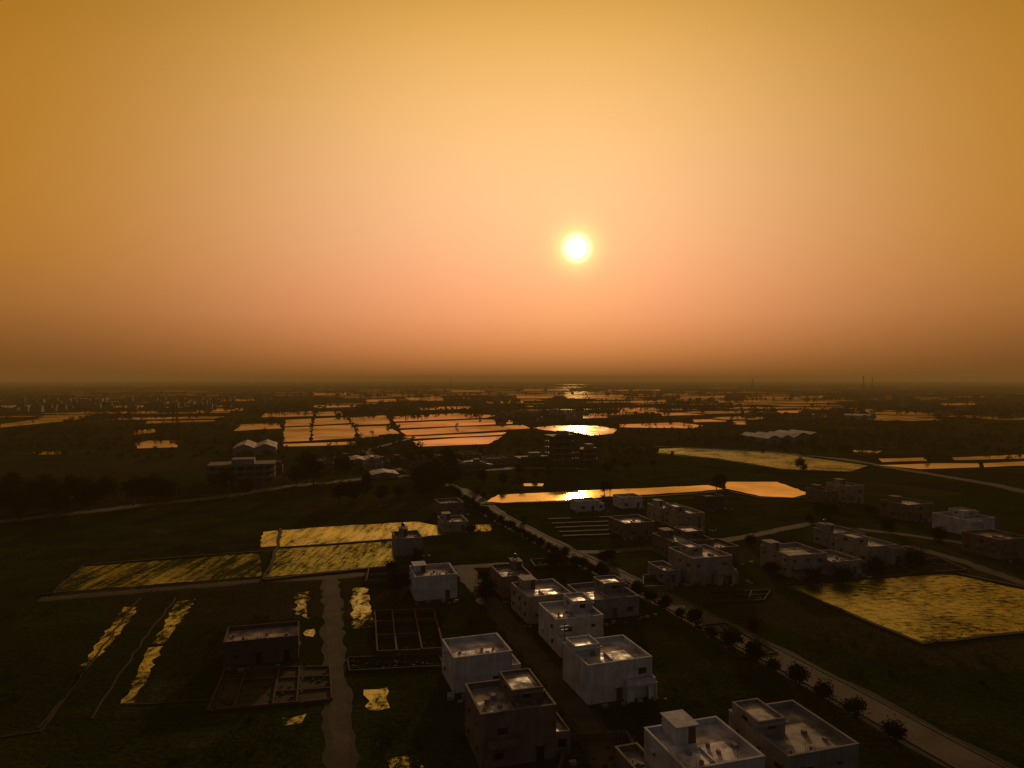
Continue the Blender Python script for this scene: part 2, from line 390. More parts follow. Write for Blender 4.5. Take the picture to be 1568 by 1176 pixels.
# ------------------------------------------------------------ houses
def walls_mb(mb,W,D,z0,floors,fh,opens,th=0.23,par=0.9,mi=0):
    """four butted walls with true openings; opens[side] = function(floor,L)-> list of (centre,width,sill,head)"""
    gl=[];
    sides={'f':((0,0),(1,0),(0,1),W,0,W),'b':((0,D),(1,0),(0,-1),W,0,W),'l':((0,0),(0,1),(1,0),D,th,D-th),'r':((W,0),(0,1),(-1,0),D,th,D-th)}
    for k,(o,u,n,L,s0,s1) in sides.items():
        tf=lambda s,t,z,o=o,u=u,n=n:(o[0]+u[0]*s+n[0]*t,o[1]+u[1]*s+n[1]*t,z)
        for fl in range(floors):
            zb=z0+fl*fh; zt=zb+fh; ops=sorted(opens(k,fl,L)); ops=[(q[0],q[1],q[2],min(q[3],fh-.25)) for q in ops if q[0]-q[1]/2>s0+.3 and q[0]+q[1]/2<s1-.3]
            cur=s0
            for c,w,si,he in ops:
                if c-w/2<=cur: continue
                mb.box(cur,c-w/2,0,th,zb,zt,mi,tf)
                if si>0.01: mb.box(c-w/2,c+w/2,0,th,zb,zb+si,mi,tf)
                mb.box(c-w/2,c+w/2,0,th,zb+he,zt,mi,tf)
                gl.append((tf,c,w,zb+si,zb+he,si<0.01)); cur=c+w/2
            mb.box(cur,s1,0,th,zb,zt,mi,tf)
        if par>0: mb.box(s0,s1,0,th,z0+floors*fh,z0+floors*fh+par,mi,tf)
    return gl
def fit_out(gl,frames,glass,doors,shades,bare=False):
    for tf,c,w,a,b,isdoor in gl:
        if not bare:
            for (x0,x1,q0,q1) in ((c-w/2,c-w/2+.07,a,b),(c+w/2-.07,c+w/2,a,b),(c-w/2+.07,c+w/2-.07,b-.07,b),(c-w/2+.07,c+w/2-.07,a,a+.07)):
                frames.box(x0+.002,x1-.002,.06,.13,q0+.002,q1-.002,0,tf)
            if isdoor: doors.box(c-w/2+.07,c+w/2-.07,.08,.12,a+.07,b-.07,0,tf)
            else:
                frames.box(c-.03,c+.03,.05,.14,a+.07,b-.07,0,tf)
                glass.box(c-w/2+.07,c+w/2-.07,.09,.11,a+.07,b-.07,0,tf)
        shades.box(c-w/2-.2,c+w/2+.2,-.4,0,b+.06,b+.13,0,tf)
def house(uc,vb,wpx,hpx,depth=10,wall='white',roof='roof',name='house',bare=False,stair=0.75,tank=True,porch=None,rz=0,seed=0,low=None,band=True,plain=0.12,sh_h=2.1,upper=None,litter=True):
    rr=random.Random(seed*13+int(uc)); 
    cx,cy=g(uc,vb); dist=cy; W=wpx*dist/F*0.93; Ht=max(3.0,hpx*dist/F)
    par=0.75; floors=max(1,round((Ht-par)/3.0)); fh=(Ht-par)/floors
    fh=max(2.35,fh)
    D=depth; e=empty(name,(cx,cy,0),ANG+rz+rr.uniform(-.035,.035))
    def ops(k,fl,L):
        o=[]; n=max(1,int(L/3.6))
        for i in range(n):
            c=L*(i+.5)/n+rr.uniform(-.4,.4)
            if k=='f' and fl==0 and i==n//2: o.append((c,1.1,0.0,2.1)); continue
            q=rr.random()
            if rr.random()<plain: continue
            if k=='f' and q>0.8: o.append((c,1.0,0.0,2.1))
            elif q>0.4: o.append((c,1.4,0.9,2.0))
            else: o.append((c,0.8,1.3,2.0))
        return o
    wl=MB(); fr=MB(); gs=MB(); dr=MB(); sh=MB(); rf=MB(); st=MB(); tk=MB(); cl=MB()
    ox=-W/2
    gl=walls_mb(wl,W,D,0,floors,fh,ops,par=par)
    fit_out(gl,fr,gs,dr,sh,bare)
    zt=floors*fh
    for fl in range(floors): rf.box(.232,W-.232,.232,D-.232,(fl+1)*fh-.14,(fl+1)*fh,0)
    if band:
        for x0,x1,y0,y1 in ((-.06,W+.06,-.06,.27),(-.06,W+.06,D-.27,D+.06),(-.06,.27,.27,D-.27),(W-.27,W+.06,.27,D-.27)):
            sh.box(x0,x1,y0,y1,zt+par+.001,zt+par+.07,0)
        for fl in range(1,floors): sh.box(-.08,W+.08,-.08,-.001,fl*fh-.08,fl*fh+.06,0)
    def add(al,dx,dy,dz=0):
        i0=len(wl.v); wl.v.extend([(x+dx,y+dy,z+dz) for x,y,z in al.v]); wl.f.extend([tuple(a+i0 for a in q) for q in al.f]); wl.m.extend(al.m)
    if upper:
        a,b,c0,uh=upper; x0=W*a+.3; x1=W*b-.3; y0=D*c0; y1=D-.3
        al=MB(); walls_mb(al,x1-x0,y1-y0,0,1,uh,lambda k,fl,L:[(L*.5,1.2,.8,1.9)] if k in'fl' else [],par=.35); add(al,x0,y0,zt+.003)
        rf.box(x0+.24,x1-.24,y0+.24,y1-.24,zt+uh-.12,zt+uh,0)
        sh.box(x0-.2,x1+.2,y0-.6,y0-.002,zt+uh-.12,zt+uh+.02,0)
    if stair is not None:
        sw=min(2.8,W*.3); sd=min(3.6,D*.42); sx=max(.3,min(W-sw-.3,stair*W-sw/2)); sy=D-sd-.3; sz=zt+.004
        st.box(sx,sx+sw,sy+.2,sy+sd,sz,sz+sh_h,0)
        st.box(sx,sx+sw-1.2,sy,sy+.199,sz,sz+sh_h,0)
        st.box(sx-.2,sx+sw+.2,sy-.3,sy+sd+.15,sz+sh_h+.001,sz+sh_h+.12,0)
        dr.box(sx+sw-1.19,sx+sw-.1,sy+.1,sy+.19,sz,sz+sh_h-.1,0)
        if tank:
            tx,ty=sx+sw*.5,sy+sd*.6; tz=sz+sh_h+.12
            for a,b in((-.5,-.5),(.5,-.5),(.5,.5),(-.5,.5)): tk.box(tx+a-.06,tx+a+.06,ty+b-.06,ty+b+.06,tz,tz+.3,0)
            tk.tube((tx,ty,tz+.3),(tx,ty,tz+1.1),.55,.55,14,0); tk.tube((tx,ty,tz+1.1),(tx,ty,tz+1.3),.55,.22,14,0); tk.tube((tx,ty,tz+1.3),(tx,ty,tz+1.38),.22,.21,10,0)
    if rr.random()<.6: rf.box(W*.45,W*.45+.2,.3,D*.5,zt+.001,zt+rr.uniform(.2,.7),0)
    if litter:
        for j in range(rr.randint(3,9)):
            a=rr.uniform(.6,W-1.6); b=rr.uniform(.6,D*.55); s=rr.uniform(.2,.7); cl.box(a,a+s,b,b+s*rr.uniform(.5,1.6),zt+.002,zt+rr.uniform(.15,.6),0)
        for j in range(rr.randint(2,5)):
            a=rr.uniform(.3,W-.3); b=rr.choice([.12,D-.12]); cl.tube((a,b,zt+par+.05),(a,b,zt+par+rr.uniform(.5,1.1)),.03,.03,5)
        for j in range(rr.randint(4,10)):
            a=rr.uniform(-2,W+3); b=rr.uniform(-4,-1.2); s=rr.uniform(.3,1.1); cl.box(a,a+s,b,b+s*.7,0,s*rr.uniform(.3,.7),0)
    if porch:
        f0,f1,pd=porch; x0=W*f0; x1=W*f1; ph=fh
        pl=MB()
        walls_mb(pl,x1-x0,pd,0,1,ph,lambda k,fl,L:([] if k=='b' else ([(L*.5,min(2.6,L*.5),0.0,2.1)] if k=='f' else [(L*.5,1.2,.9,2.1)])),par=.65)
        add(pl,x0,-pd)
        rf.box(x0+.232,x1-.232,-pd+.232,-.232,ph-.14,ph,0)
        sh.box(x0-.1,x1+.1,-pd-.35,-pd-.001,ph-.1,ph+.06,0)
        for sx in (x0-.05,x1-.2): sh.box(sx,sx+.25,-pd-.3,-pd-.05,0,ph-.1,0)
    elif floors>=2 and plain<.5:
        x0=W*.08; x1=W*.5; z=fh
        sh.box(x0,x1,-1.3,-.101,z-.11,z+.08,0)
        sh.box(x0,x1,-1.3,-1.2,z+.081,z+.85,0); sh.box(x0,x0+.1,-1.2,-.101,z+.081,z+.85,0); sh.box(x1-.1,x1,-1.2,-.101,z+.081,z+.85,0)
    if low:
        f,hh=low; lw=W*f; 
        al=MB(); walls_mb(al,lw,D*.7,0,1,hh,lambda k,fl,L:[(L*.5,1.3,.9,2.1)] if k=='f' else [],par=.5)
        add(al,W+.003,.6)
        rf.box(W+.24,W+lw-.24,.84,D*.7+.36,hh-.12,hh,0)
    for m,nm,mt in ((wl,'walls',wall),(fr,'window_frames','frame'),(gs,'windows','glass'),(dr,'door','wood'),(sh,'ledges_and_sunshades',wall),(rf,'roof',roof),(st,'stair_room',wall),(tk,'water_tank','tank'),(cl,'roof_clutter','grey')):
        m.v=[(x+ox,y,z) for x,y,z in m.v]; m.obj(nm,[M[mt]],e)
    HOUSES.append((cx,cy+D/2,max(W,D)*.6+1)); return e
HOUSES=[]
house(740,1056,100,54,8.5,'white','roof','white_house',stair=None,low=(.18,2.6),seed=1,plain=.85)
house(950,1072,118,60,10,'white','roof','white_house',stair=None,seed=2,plain=.8,upper=(.0,.45,.55,1.3),porch=(.55,1,1.2))
house(795,1170,130,84,9.5,'tan','roofd','unfinished_house',bare=True,stair=None,seed=3,low=(.22,2.6),upper=(.45,.95,.3,1.7))
house(888,995,84,50,10,'white','roof','terraced_house',stair=None,porch=(0,.45,2.2),seed=4,upper=(.5,1,.45,1.9))
house(842,952,78,40,11,'cream','roof','terraced_house',stair=.3,porch=(.5,1,2.0),seed=5,tank=False)
house(940,946,92,30,12,'grey','roofd','terraced_house',stair=None,tank=False,seed=6,upper=(.5,1,.5,1.8))
house(668,918,70,36,10,'white','roofd','grey_house',stair=.2,tank=False,seed=7,plain=.6,sh_h=1.6)
house(792,914,52,32,11,'tan','roofd','brown_house',stair=.8,tank=True,seed=8)
house(627,850,44,26,10,'grey','roofd','small_house',stair=.4,tank=True,seed=9)
house(698,814,42,15,11,'cream','roofd','small_house',stair=.3,tank=False,seed=10)
house(692,790,40,20,10,'tan','roofd','brown_house',stair=None,tank=False,seed=11)
house(900,783,38,16,7,'white','roof','white_house',stair=None,tank=False,seed=12,low=(.3,2.2))
house(968,778,38,17,8,'white','roofd','white_house',stair=None,seed=13)
house(1028,800,36,22,11,'cream','roof','duplex_house',stair=.4,tank=False,seed=14)
house(1062,812,42,26,12,'cream','roof','duplex_house',stair=None,tank=False,seed=15,upper=(0,.5,.4,1.9))
house(980,822,56,22,12,'tan','roofd','brown_house',stair=None,seed=16)
house(1062,856,76,28,12,'tan','roof','family_house',stair=.25,tank=False,seed=17,upper=(.5,1,.4,1.9))
house(1092,893,74,40,12,'cream','roof','family_house',stair=None,tank=False,porch=(.5,1,2.0),seed=18,plain=.5,upper=(.2,.6,.5,1.6))
house(1030,893,30,16,9,'grey','roofd','outbuilding',stair=None,seed=19)
house(1112,862,50,24,10,'tan','roofd','brown_house',stair=None,seed=31)
house(1238,882,74,32,12,'cream','roofd','tan_house',stair=.12,tank=False,seed=20,plain=.4)
house(1297,881,58,22,11,'cream','roofd','tan_house',stair=None,seed=21,plain=.7)
house(1352,862,62,26,12,'cream','roof','family_house',stair=None,porch=(.6,1,2.2),seed=22,upper=(0,.5,.4,1.9))
house(1305,842,52,24,11,'grey','roof','grey_house',stair=.3,tank=True,seed=23)
house(1310,770,34,26,12,'cream','roofd','family_house',stair=.6,tank=False,seed=24)
house(1272,772,30,20,10,'tan','roofd','brown_house',stair=.5,tank=False,seed=25)
house(1410,796,58,24,12,'tan','roof','unfinished_house',bare=True,stair=.4,tank=False,seed=26)
house(1500,818,66,24,12,'white','roofd','white_house',stair=None,tank=False,porch=(.0,.4,2.2),seed=27,plain=.5,upper=(.5,1,.5,1.7))
house(1555,855,66,30,12,'tan','roofd','brown_house',stair=None,seed=28)
house(1112,1256,150,88,10,'white','roof','white_house',stair=.36,tank=False,seed=29,low=(.2,2.8),sh_h=2.3,plain=.5)
house(1262,1228,140,80,12,'grey','roofd','family_house',stair=None,seed=30,upper=(.0,.45,.5,1.6))
house(1095,780,32,20,9,'brick','roofd','brick_house',stair=None,seed=32)
house(400,1016,118,38,8,'brick','roofd','brick_house',bare=True,stair=None,seed=33,band=False)
house(1000,1225,44,28,7,'tan','roofd','outbuilding',stair=None,seed=34)

def frame_block(name,uc,vb,wpx,hpx,D,fl,infill=.5,rz=0.0):
    cx,cy=g(uc,vb); W=wpx*cy/F; Ht=hpx*cy/F; fh=Ht/fl; e=empty(name,(cx,cy,0),ANG+rz)
    c=MB(); s=MB(); w=MB(); nx=max(2,int(W/4)); ny=max(2,int(D/4))
    for f in range(fl):
        s.box(-W/2-.6,W/2+.6,-.6,D+.6,(f+1)*fh-.25,(f+1)*fh,0)
        for i in range(nx+1):
            for j in range(ny+1):
                x=-W/2+W*i/nx; y=D*j/ny
                c.box(x-.22,x+.22,y-.22,y+.22,f*fh,(f+1)*fh-.25,0)
        for i in range(nx):
            if R.random()<infill:
                a=-W/2+W*i/nx+.22; b=-W/2+W*(i+1)/nx-.22
                w.box(a,b,.02,.2,f*fh,(f+1)*fh-.25-(1.2 if R.random()<.5 else 0),0)
        w.box(-W/2+.22,W/2-.22,D*.6,D*.6+.2,f*fh,(f+1)*fh-.25,0)
    for f in range(1,fl+1): s.box(-W/2-.6,W/2+.6,-.6,-.5,f*fh+.001,f*fh+.9,0)
    c.box(-W*.15,W*.2,D*.3,D*.7,Ht,Ht+2.6,0)
    c.obj('columns',[M['grey']],e); s.obj('floor_slabs',[M['tan']],e); w.obj('infill_walls',[M['brick']],e)
    HOUSES.append((cx,cy+D/2,max(W,D)*.6))
frame_block('apartment_block',868,714,40,46,16,5,.7)
frame_block('commercial_building',908,712,30,24,14,3,.7)
frame_block('school_building',368,742,96,28,22,3,.35)
frame_block('commercial_building',822,712,50,11,12,1,.5)

def shed(name,uc,vb,wpx,hpx,D,bays,mat='sheet',rz=0):
    cx,cy=g(uc,vb); W=wpx*cy/F; Ht=hpx*cy/F; e=empty(name,(cx,cy,0),ANG+rz); w=MB(); r=MB(); bw=W/bays
    eave=Ht*.65
    for b in range(bays):
        x0=-W/2+b*bw; x1=x0+bw-.05; xm=(x0+x1)/2
        w.box(x0,x1,0,.25,0,eave,0); w.box(x0,x1,D-.25,D,0,eave,0); w.box(x0,x0+.25,.25,D-.25,0,eave,0); w.box(x1-.25,x1,.25,D-.25,0,eave,0)
        w.poly([(x0,0,eave),(x1,0,eave),(xm,0,Ht)]); w.poly([(x1,D,eave),(x0,D,eave),(xm,D,Ht)])
        r.quad((x0-.3,-.8,eave-.02),(xm,-.8,Ht+.1),(xm,D+.8,Ht+.1),(x0-.3,D+.8,eave-.02)); r.quad((xm,-.8,Ht+.1),(x1+.3,-.8,eave-.02),(x1+.3,D+.8,eave-.02),(xm,D+.8,Ht+.1))
        w.box(xm-bw*.15,xm+bw*.15,-.06,-.003,0,eave*.7,1)
    w.obj('walls',[M['grey'],M['wood']],e); r.obj('roof',[M[mat]],e); HOUSES.append((cx,cy+D/2,max(W,D)*.6))
shed('warehouse',1205,679,70,13,35,3); shed('warehouse',1240,672,50,10,30,2); shed('warehouse',390,697,62,17,36,2,'roofd')
shed('farm_shed',1330,640,30,5,30,2); shed('farm_shed',590,732,40,9,14,1,'roofd'); shed('farm_shed',735,716,40,7,16,1,'roofd'); shed('farm_shed',560,709,44,7,20,2,'roofd')

def plot(name,px,nx,ny,h,mat,slab=None):
    P=[g(*p) for p in px]; e=empty(name); m=MB(); 
    def pt(a,b): 
        x=(P[0][0]*(1-a)+P[1][0]*a)*(1-b)+(P[3][0]*(1-a)+P[2][0]*a)*b
        y=(P[0][1]*(1-a)+P[1][1]*a)*(1-b)+(P[3][1]*(1-a)+P[2][1]*a)*b; return (x,y)
    for i in range(nx+1):
        t=i/nx+ (R.uniform(-.06,.06) if 0<i<nx else 0); ribbon(m,[pt(t,0),pt(t,1)],.3,0,h=h*R.uniform(.8,1.0))
    for j in range(ny+1):
        t=j/ny+ (R.uniform(-.06,.06) if 0<j<ny else 0)
        for k in range(nx):
            if R.random()<.85 or j in(0,ny): ribbon(m,[pt(k/nx+.012,t),pt((k+1)/nx-.012,t)],.3,0,h=h*R.uniform(.8,1.0)-.01)
    m.obj('walls',[M[mat]],e)
    if slab:
        m=MB(); m.poly([(*p,.08) for p in P]); m.obj('slab',[M[slab]],e)
    m=MB()
    for k in range(60):
        x,y=pt(R.random(),R.random()); s=R.uniform(.1,.35); t=R.uniform(0,3)
        tf=lambda a,b,z,x=x,y=y,t=t:(x+a*math.cos(t)-b*math.sin(t),y+a*math.sin(t)+b*math.cos(t),z)
        m.box(-s,s,-s*.6,s*.6,.09,.09+s*.7,0,tf)
    m.obj('rubble',[M['verge']],e)
    HOUSES.append((sum(p[0] for p in P)/4,sum(p[1] for p in P)/4,6))
plot('house_foundation',[(318,1090),(508,1072),(505,1022),(345,1025)],4,3,.4,'brick','verge')
plot('house_foundation',[(578,1005),(680,1000),(664,938),(574,942)],3,3,1.1,'brick',None)
plot('house_foundation',[(1090,925),(1170,920),(1180,905),(1085,909)],3,2,.4,'verge',None)
plot('boundary_wall',[(535,1030),(680,1022),(672,1005),(532,1010)],1,1,.5,'verge')
plot('boundary_wall',[(840,1240),(1010,1220),(960,1130),(870,1135)],1,1,1.0,'brick')
plot('boundary_wall',[(560,895),(632,890),(628,872),(565,875)],1,1,1.1,'brick')
plot('boundary_wall',[(985,905),(1030,903),(1022,885),(985,887)],1,1,1.2,'tan')
plot('boundary_wall',[(1400,880),(1480,876),(1440,858),(1370,862)],1,1,.8,'brick')
plot('boundary_wall',[(820,870),(885,866),(868,856),(812,860)],1,1,.8,'brick')
plot('boundary_wall',[(1130,1010),(1190,1000),(1110,955),(1060,960)],1,1,.3,'verge')

# ------------------------------------------------------------ trees
def leafquad(m,c,s,rr,mi=1):
    n=Vector((rr.gauss(0,1),rr.gauss(0,1),rr.gauss(0,1)+.4)).normalized(); a=n.orthogonal().normalized(); b=n.cross(a)
    t=rr.uniform(0,6.28); a,b=a*math.cos(t)+b*math.sin(t),b*math.cos(t)-a*math.sin(t); c=Vector(c); l=s*rr.uniform(.7,1.3); w=l*.65
    m.quad(tuple(c-a*l/2),tuple(c+b*w/2),tuple(c+a*l/2),tuple(c-b*w/2),mi)
def tree_mesh(seed,ht,rad,trunk,clumps,per,ls,leafm='leaf',cr0=.22,cr1=.42):
    rr=random.Random(seed); m=MB(); tr=ht*.022+.04
    p=Vector((0,0,0)); q=Vector((rr.uniform(-.2,.2),rr.uniform(-.2,.2),ht*trunk)); m.tube(p,q,tr*1.3,tr,7,0,False)
    q2=q+Vector((rr.uniform(-.3,.3),rr.uniform(-.3,.3),ht*(1-trunk)*.6)); m.tube(q,q2,tr,tr*.35,6,0,False)
    ch=ht*(1-trunk*.85); cz=ht-ch/2
    for i in range(clumps):
        t=rr.uniform(0,6.283); ph=math.acos(rr.uniform(-.95,1)); r=rr.uniform(.3,.9)
        c=Vector((rad*r*math.sin(ph)*math.cos(t),rad*r*math.sin(ph)*math.sin(t),cz+ch/2*r*math.cos(ph)))
        if i%3==0: m.tube(q+(q2-q)*rr.uniform(0,.7),c,tr*.4,tr*.1,5,0,False)
        cr=rad*rr.uniform(cr0,cr1)
        for k in range(per):
            o=Vector((rr.gauss(0,1),rr.gauss(0,1),rr.gauss(0,.8)))*cr*.55
            leafquad(m,c+o,ls,rr)
    return m.mesh('tree_mesh',[M['bark'],M[leafm]])
T_big=[tree_mesh(i,R.uniform(9,11),R.uniform(3.8,4.8),.2,40,60,.62) for i in range(4)]
T_small=[tree_mesh(40+i,2.9,1.5,.14,22,60,.36,'leaf',.4,.65) for i in range(4)]
def tree(kind,x,y,s=1.0,name='tree'):
    o=bpy.data.objects.new(name,R.choice(kind)); o.location=(x,y,0); k=s*R.uniform(.85,1.15); o.scale=(k,k,k*R.uniform(.9,1.1)); o.rotation_euler=(0,0,R.uniform(0,6.28)); top(o)
for side,offd,prob in ((1,4.6,.97),(-1,4.6,.2)):
    acc=0
    for a,b in zip(main,main[1:]):
        L=math.hypot(b[0]-a[0],b[1]-a[1]); acc+=L
        if acc>(5 if b[1]>125 else 4.5):
            acc=0
            if b[1]<93 or R.random()>prob: continue
            nx,ny=-(b[1]-a[1])/L,(b[0]-a[0])/L
            tree(T_small,b[0]-nx*offd*side+R.uniform(-.4,.4),b[1]-ny*offd*side+R.uniform(-.8,.8),R.uniform(.75,1.1),'roadside_tree')
for u,v in [(8,792),(30,785),(55,790),(75,776),(95,780),(112,784),(135,782),(150,778),(225,772),(240,770),(252,768),(262,766),(20,770),(70,764),(110,765),(205,774),(30,800),(0,775),(45,775),(128,770),(165,768),(88,790)]:
    x,y=g(u,v); tree(T_big,x,y,R.uniform(.9,1.2),'shade_tree')
for u,v in [(455,742),(470,740),(480,744),(520,728),(530,733),(465,728),(645,762),(660,758),(672,752),(688,748),(655,740),(675,735),(690,728),(648,728),(630,715),(700,740),(520,770),(540,768),(560,762),(585,768),(610,765),(330,752),(350,758),(375,760),(652,750),(668,744),(680,742),(662,730),(640,745),(665,722),(685,718),(655,712)]:
    x,y=g(u,v); tree(T_big,x,y,R.uniform(.7,1.1),'shade_tree')
for u,v in [(1097,748),(1106,747),(925,756),(934,755),(1232,722),(1225,720),(930,728),(840,732),(820,734),(960,722),(1000,716),(740,740),(770,744),(795,728),(840,724),(940,715)]:
    x,y=g(u,v); tree(T_big,x,y,R.uniform(.4,.7),'shade_tree')
for u,v in [(1245,895),(1290,893),(1180,880),(1190,850),(1340,880),(1400,868),(1150,835),(935,858),(925,860),(1000,872),(1440,830),(1240,800),(1260,812),(1360,815),(740,890),(745,920),(820,930),(610,905),(600,880),(1480,835),(1335,790),(1270,792),(1255,787),(640,862),(722,820),(850,870)]:
    x,y=g(u,v); tree(T_small,x,y,R.uniform(.9,1.6),'garden_tree')

def mass_tree(m,x,y,h,rad,n,ls,rr):
    m.tube((x,y,0),(x,y,h*.4),.2,.12,4,0,False)
    lob=[(rr.uniform(-.55,.55)*rad,rr.uniform(-.55,.55)*rad,h*rr.uniform(.25,.75),rad*rr.uniform(.4,.7)) for _ in range(6)]
    for k in range(n):
        a,b,c,r=rr.choice(lob); leafquad(m,(x+a+rr.gauss(0,r*.5),y+b+rr.gauss(0,r*.5),max(.5,c+rr.gauss(0,r*.5))),ls,rr)
def clear(x,y,pad=0):
    if any(inpoly((x,y),r) for r in REG): return False
    return not (pad and any(inpoly((x,y+pad),r) for r in REG[:NP]))
mnear=MB(); mfar=MB(); cnt=0
for k in range(1000):
    d=math.exp(R.uniform(math.log(430),math.log(9500))); x=R.uniform(-.85,.85)*d
    if d<1000 and R.random()<.3: continue
    L=R.uniform(30,200)*(1+d/3000); dr=PX if R.random()<.7 else PY; s=0; sz=R.uniform(.5,1.1)
    while s<L:
        px=x+dr[0]*s+R.gauss(0,3); py=d+dr[1]*s+R.gauss(0,3)
        s+=R.uniform(3,12)*(1+d/2500)
        if R.random()<.15: s+=R.uniform(10,50)
        if not clear(px,py,d*.05): continue
        if d<900:
            h=R.uniform(3,7)*sz; mass_tree(mnear,px,py,h,h*.6,80,1.0,R)
        else:
            h=R.uniform(4,9)*sz; mass_tree(mfar,px,py,h,h*.75*(1+d/6000),14,2.8*(1+d/6000),R)
        cnt+=1
for k in range(55):
    r=R.choice(REG[:39]); x,y=R.choice(r)
    h=R.uniform(3,6); mass_tree(mnear,x,y,h,h*.5,90,.9,R)
mnear.obj('tree_line',[M['bark'],M['leaf']]); mfar.obj('distant_trees',[M['bark'],M['leaf']])
print('trees',cnt,'far paddies',far_n)

def free(x,y):
    for hx,hy,r in HOUSES:
        if abs(x-hx)<r and abs(y-hy)<r: return False
    for pts,w in ROADS:
        for a in pts:
            if (a[0]-x)**2+(a[1]-y)**2<(w+2.2)**2: return False
    return clear(x,y)
sm=MB(); gm=MB(); k=0
for t in range(6500):
    d=math.exp(R.uniform(math.log(84),math.log(400))); x=R.uniform(-.8,.8)*d
    nn=math.sin(x*.11+d*.05)+math.sin(x*.05-d*.13+2)
    if nn<.1 or not free(x,d): continue
    if t%4==0:
        h=R.uniform(.6,2.0)
        for j in range(34): leafquad(sm,(x+R.gauss(0,h*.5),d+R.gauss(0,h*.5),abs(R.gauss(h*.4,h*.25))),.34,R,0)
    else:
        for j in range(9):
            bx=x+R.gauss(0,.7); by=d+R.gauss(0,.7); hh=R.uniform(.25,.7); a=R.uniform(0,6.28); w=.05; lx=R.uniform(-.2,.2)
            gm.quad((bx-w*math.cos(a),by-w*math.sin(a),0),(bx+w*math.cos(a),by+w*math.sin(a),0),(bx+lx+.01,by+lx,hh),(bx+lx,by+lx,hh))
sm.obj('shrubs',[M['leaf2']]); gm.obj('tall_grass',[M['leaf2']])

# ------------------------------------------------------------ distant village
mb=MB()
cent=[(g(*p),26) for p in [(20,628),(120,615),(350,612),(560,604),(740,612),(1100,612),(1330,606),(1500,612),(1400,626),(1540,640),(820,640),(1180,640),(260,622),(480,600),(1000,603),(640,600),(900,600)]]
cent+=[(g(600,716),9),(g(560,722),8),(g(700,712),6)]
for c,nb in cent:
    for i in range(nb):
        d=c[1]; x=c[0]+R.gauss(0,.055)*d; y=d+R.gauss(0,.05)*d
        if not clear(x,y): continue
        w=R.uniform(7,15); dd=R.uniform(7,14); h=R.choice([3.4,3.6,6.6,7]) if nb>10 else 3.0
        tf=lambda a,b,z,x=x,y=y:(x+PX[0]*a+PY[0]*b,y+PX[1]*a+PY[1]*b,z)
        mi=R.choice([0,1,1,2])
        mb.box(0,w,0,dd,0,h,mi,tf)
        for q in((0,w,0,.25),(0,w,dd-.25,dd),(0,.25,.25,dd-.25),(w-.25,w,.25,dd-.25)): mb.box(*q,h,h+.8,mi,tf)
        if R.random()<.5: mb.box(w*.6,w*.6+3,dd-4.5,dd-.5,h,h+2.6,mi,tf)
        for j in range(int(w/3)): mb.box(1+j*3,2.3+j*3,-.04,-.003,1,2.2,3,tf)
mb.obj('distant_village',[M['grey'],M['tan'],M['brick'],M['glass']])

# ------------------------------------------------------------ transmission towers and utility poles
def pylon(x,y,h):
    e=empty('transmission_tower',(x,y,0),ANG+.4); m=MB(); b=h*.1; t=h*.018; r=h*.0025+.02
    cor=lambda z:[(sx*(b+(t-b)*min(1,z/(h*.72))),sy*(b+(t-b)*min(1,z/(h*.72))),z) for sx,sy in((-1,-1),(1,-1),(1,1),(-1,1))]
    zs=[0,h*.16,h*.3,h*.42,h*.53,h*.63,h*.72,h*.82,h*.92,h]
    for z0,z1 in zip(zs,zs[1:]):
        A=cor(z0);B=cor(z1)
        for i in range(4):
            j=(i+1)%4; m.tube(A[i],B[i],r,r,4); m.tube(A[i],B[j],r*.6,r*.6,4); m.tube(A[j],B[i],r*.6,r*.6,4); m.tube(B[i],B[j],r*.6,r*.6,4)
    m.obj('lattice_body',[M['metal']],e); m=MB()
    for z in (h*.74,h*.84,h*.94):
        for s in(-1,1):
            m.tube((s*t,0,z),(s*h*.16,0,z),r,r*.7,4); m.tube((s*t,0,z+h*.04),(s*h*.16,0,z),r,r*.7,4); m.tube((s*h*.16,0,z),(s*h*.16,0,z-h*.035),r*1.3,r*1.3,4)
    m.obj('cross_arms',[M['metal']],e)
for u,d,h in [(1322,2100,58),(1336,2600,54),(1152,2400,50),(690,3400,50)]:
    pylon((u-784)/F*d,d,h)
def pole(x,y,a=0):
    e=empty('utility_pole',(x,y,0),a); m=MB(); m.tube((0,0,0),(0,0,7.6),.13,.08,8); m.obj('post',[M['kerb']],e)
    m=MB(); m.box(-.9,.9,-.05,.05,7.1,7.2); m.box(-.6,.6,-.05,.05,6.5,6.58)
    for x in(-.8,0,.8): m.tube((x,0,7.2),(x,0,7.38),.05,.04,6)
    m.obj('cross_arm',[M['metal']],e)
acc=0
for a,b in zip(mid,mid[1:]):
    L=math.hypot(b[0]-a[0],b[1]-a[1]); acc+=L
    if acc>34 and b[1]>110:
        acc=0; nx,ny=-(b[1]-a[1])/L,(b[0]-a[0])/L; pole(b[0]+nx*3.2,b[1]+ny*3.2,ANG)
for i in range(7):
    x,y=g(30+i*80,800-i*9); pole(x,y,1.2)

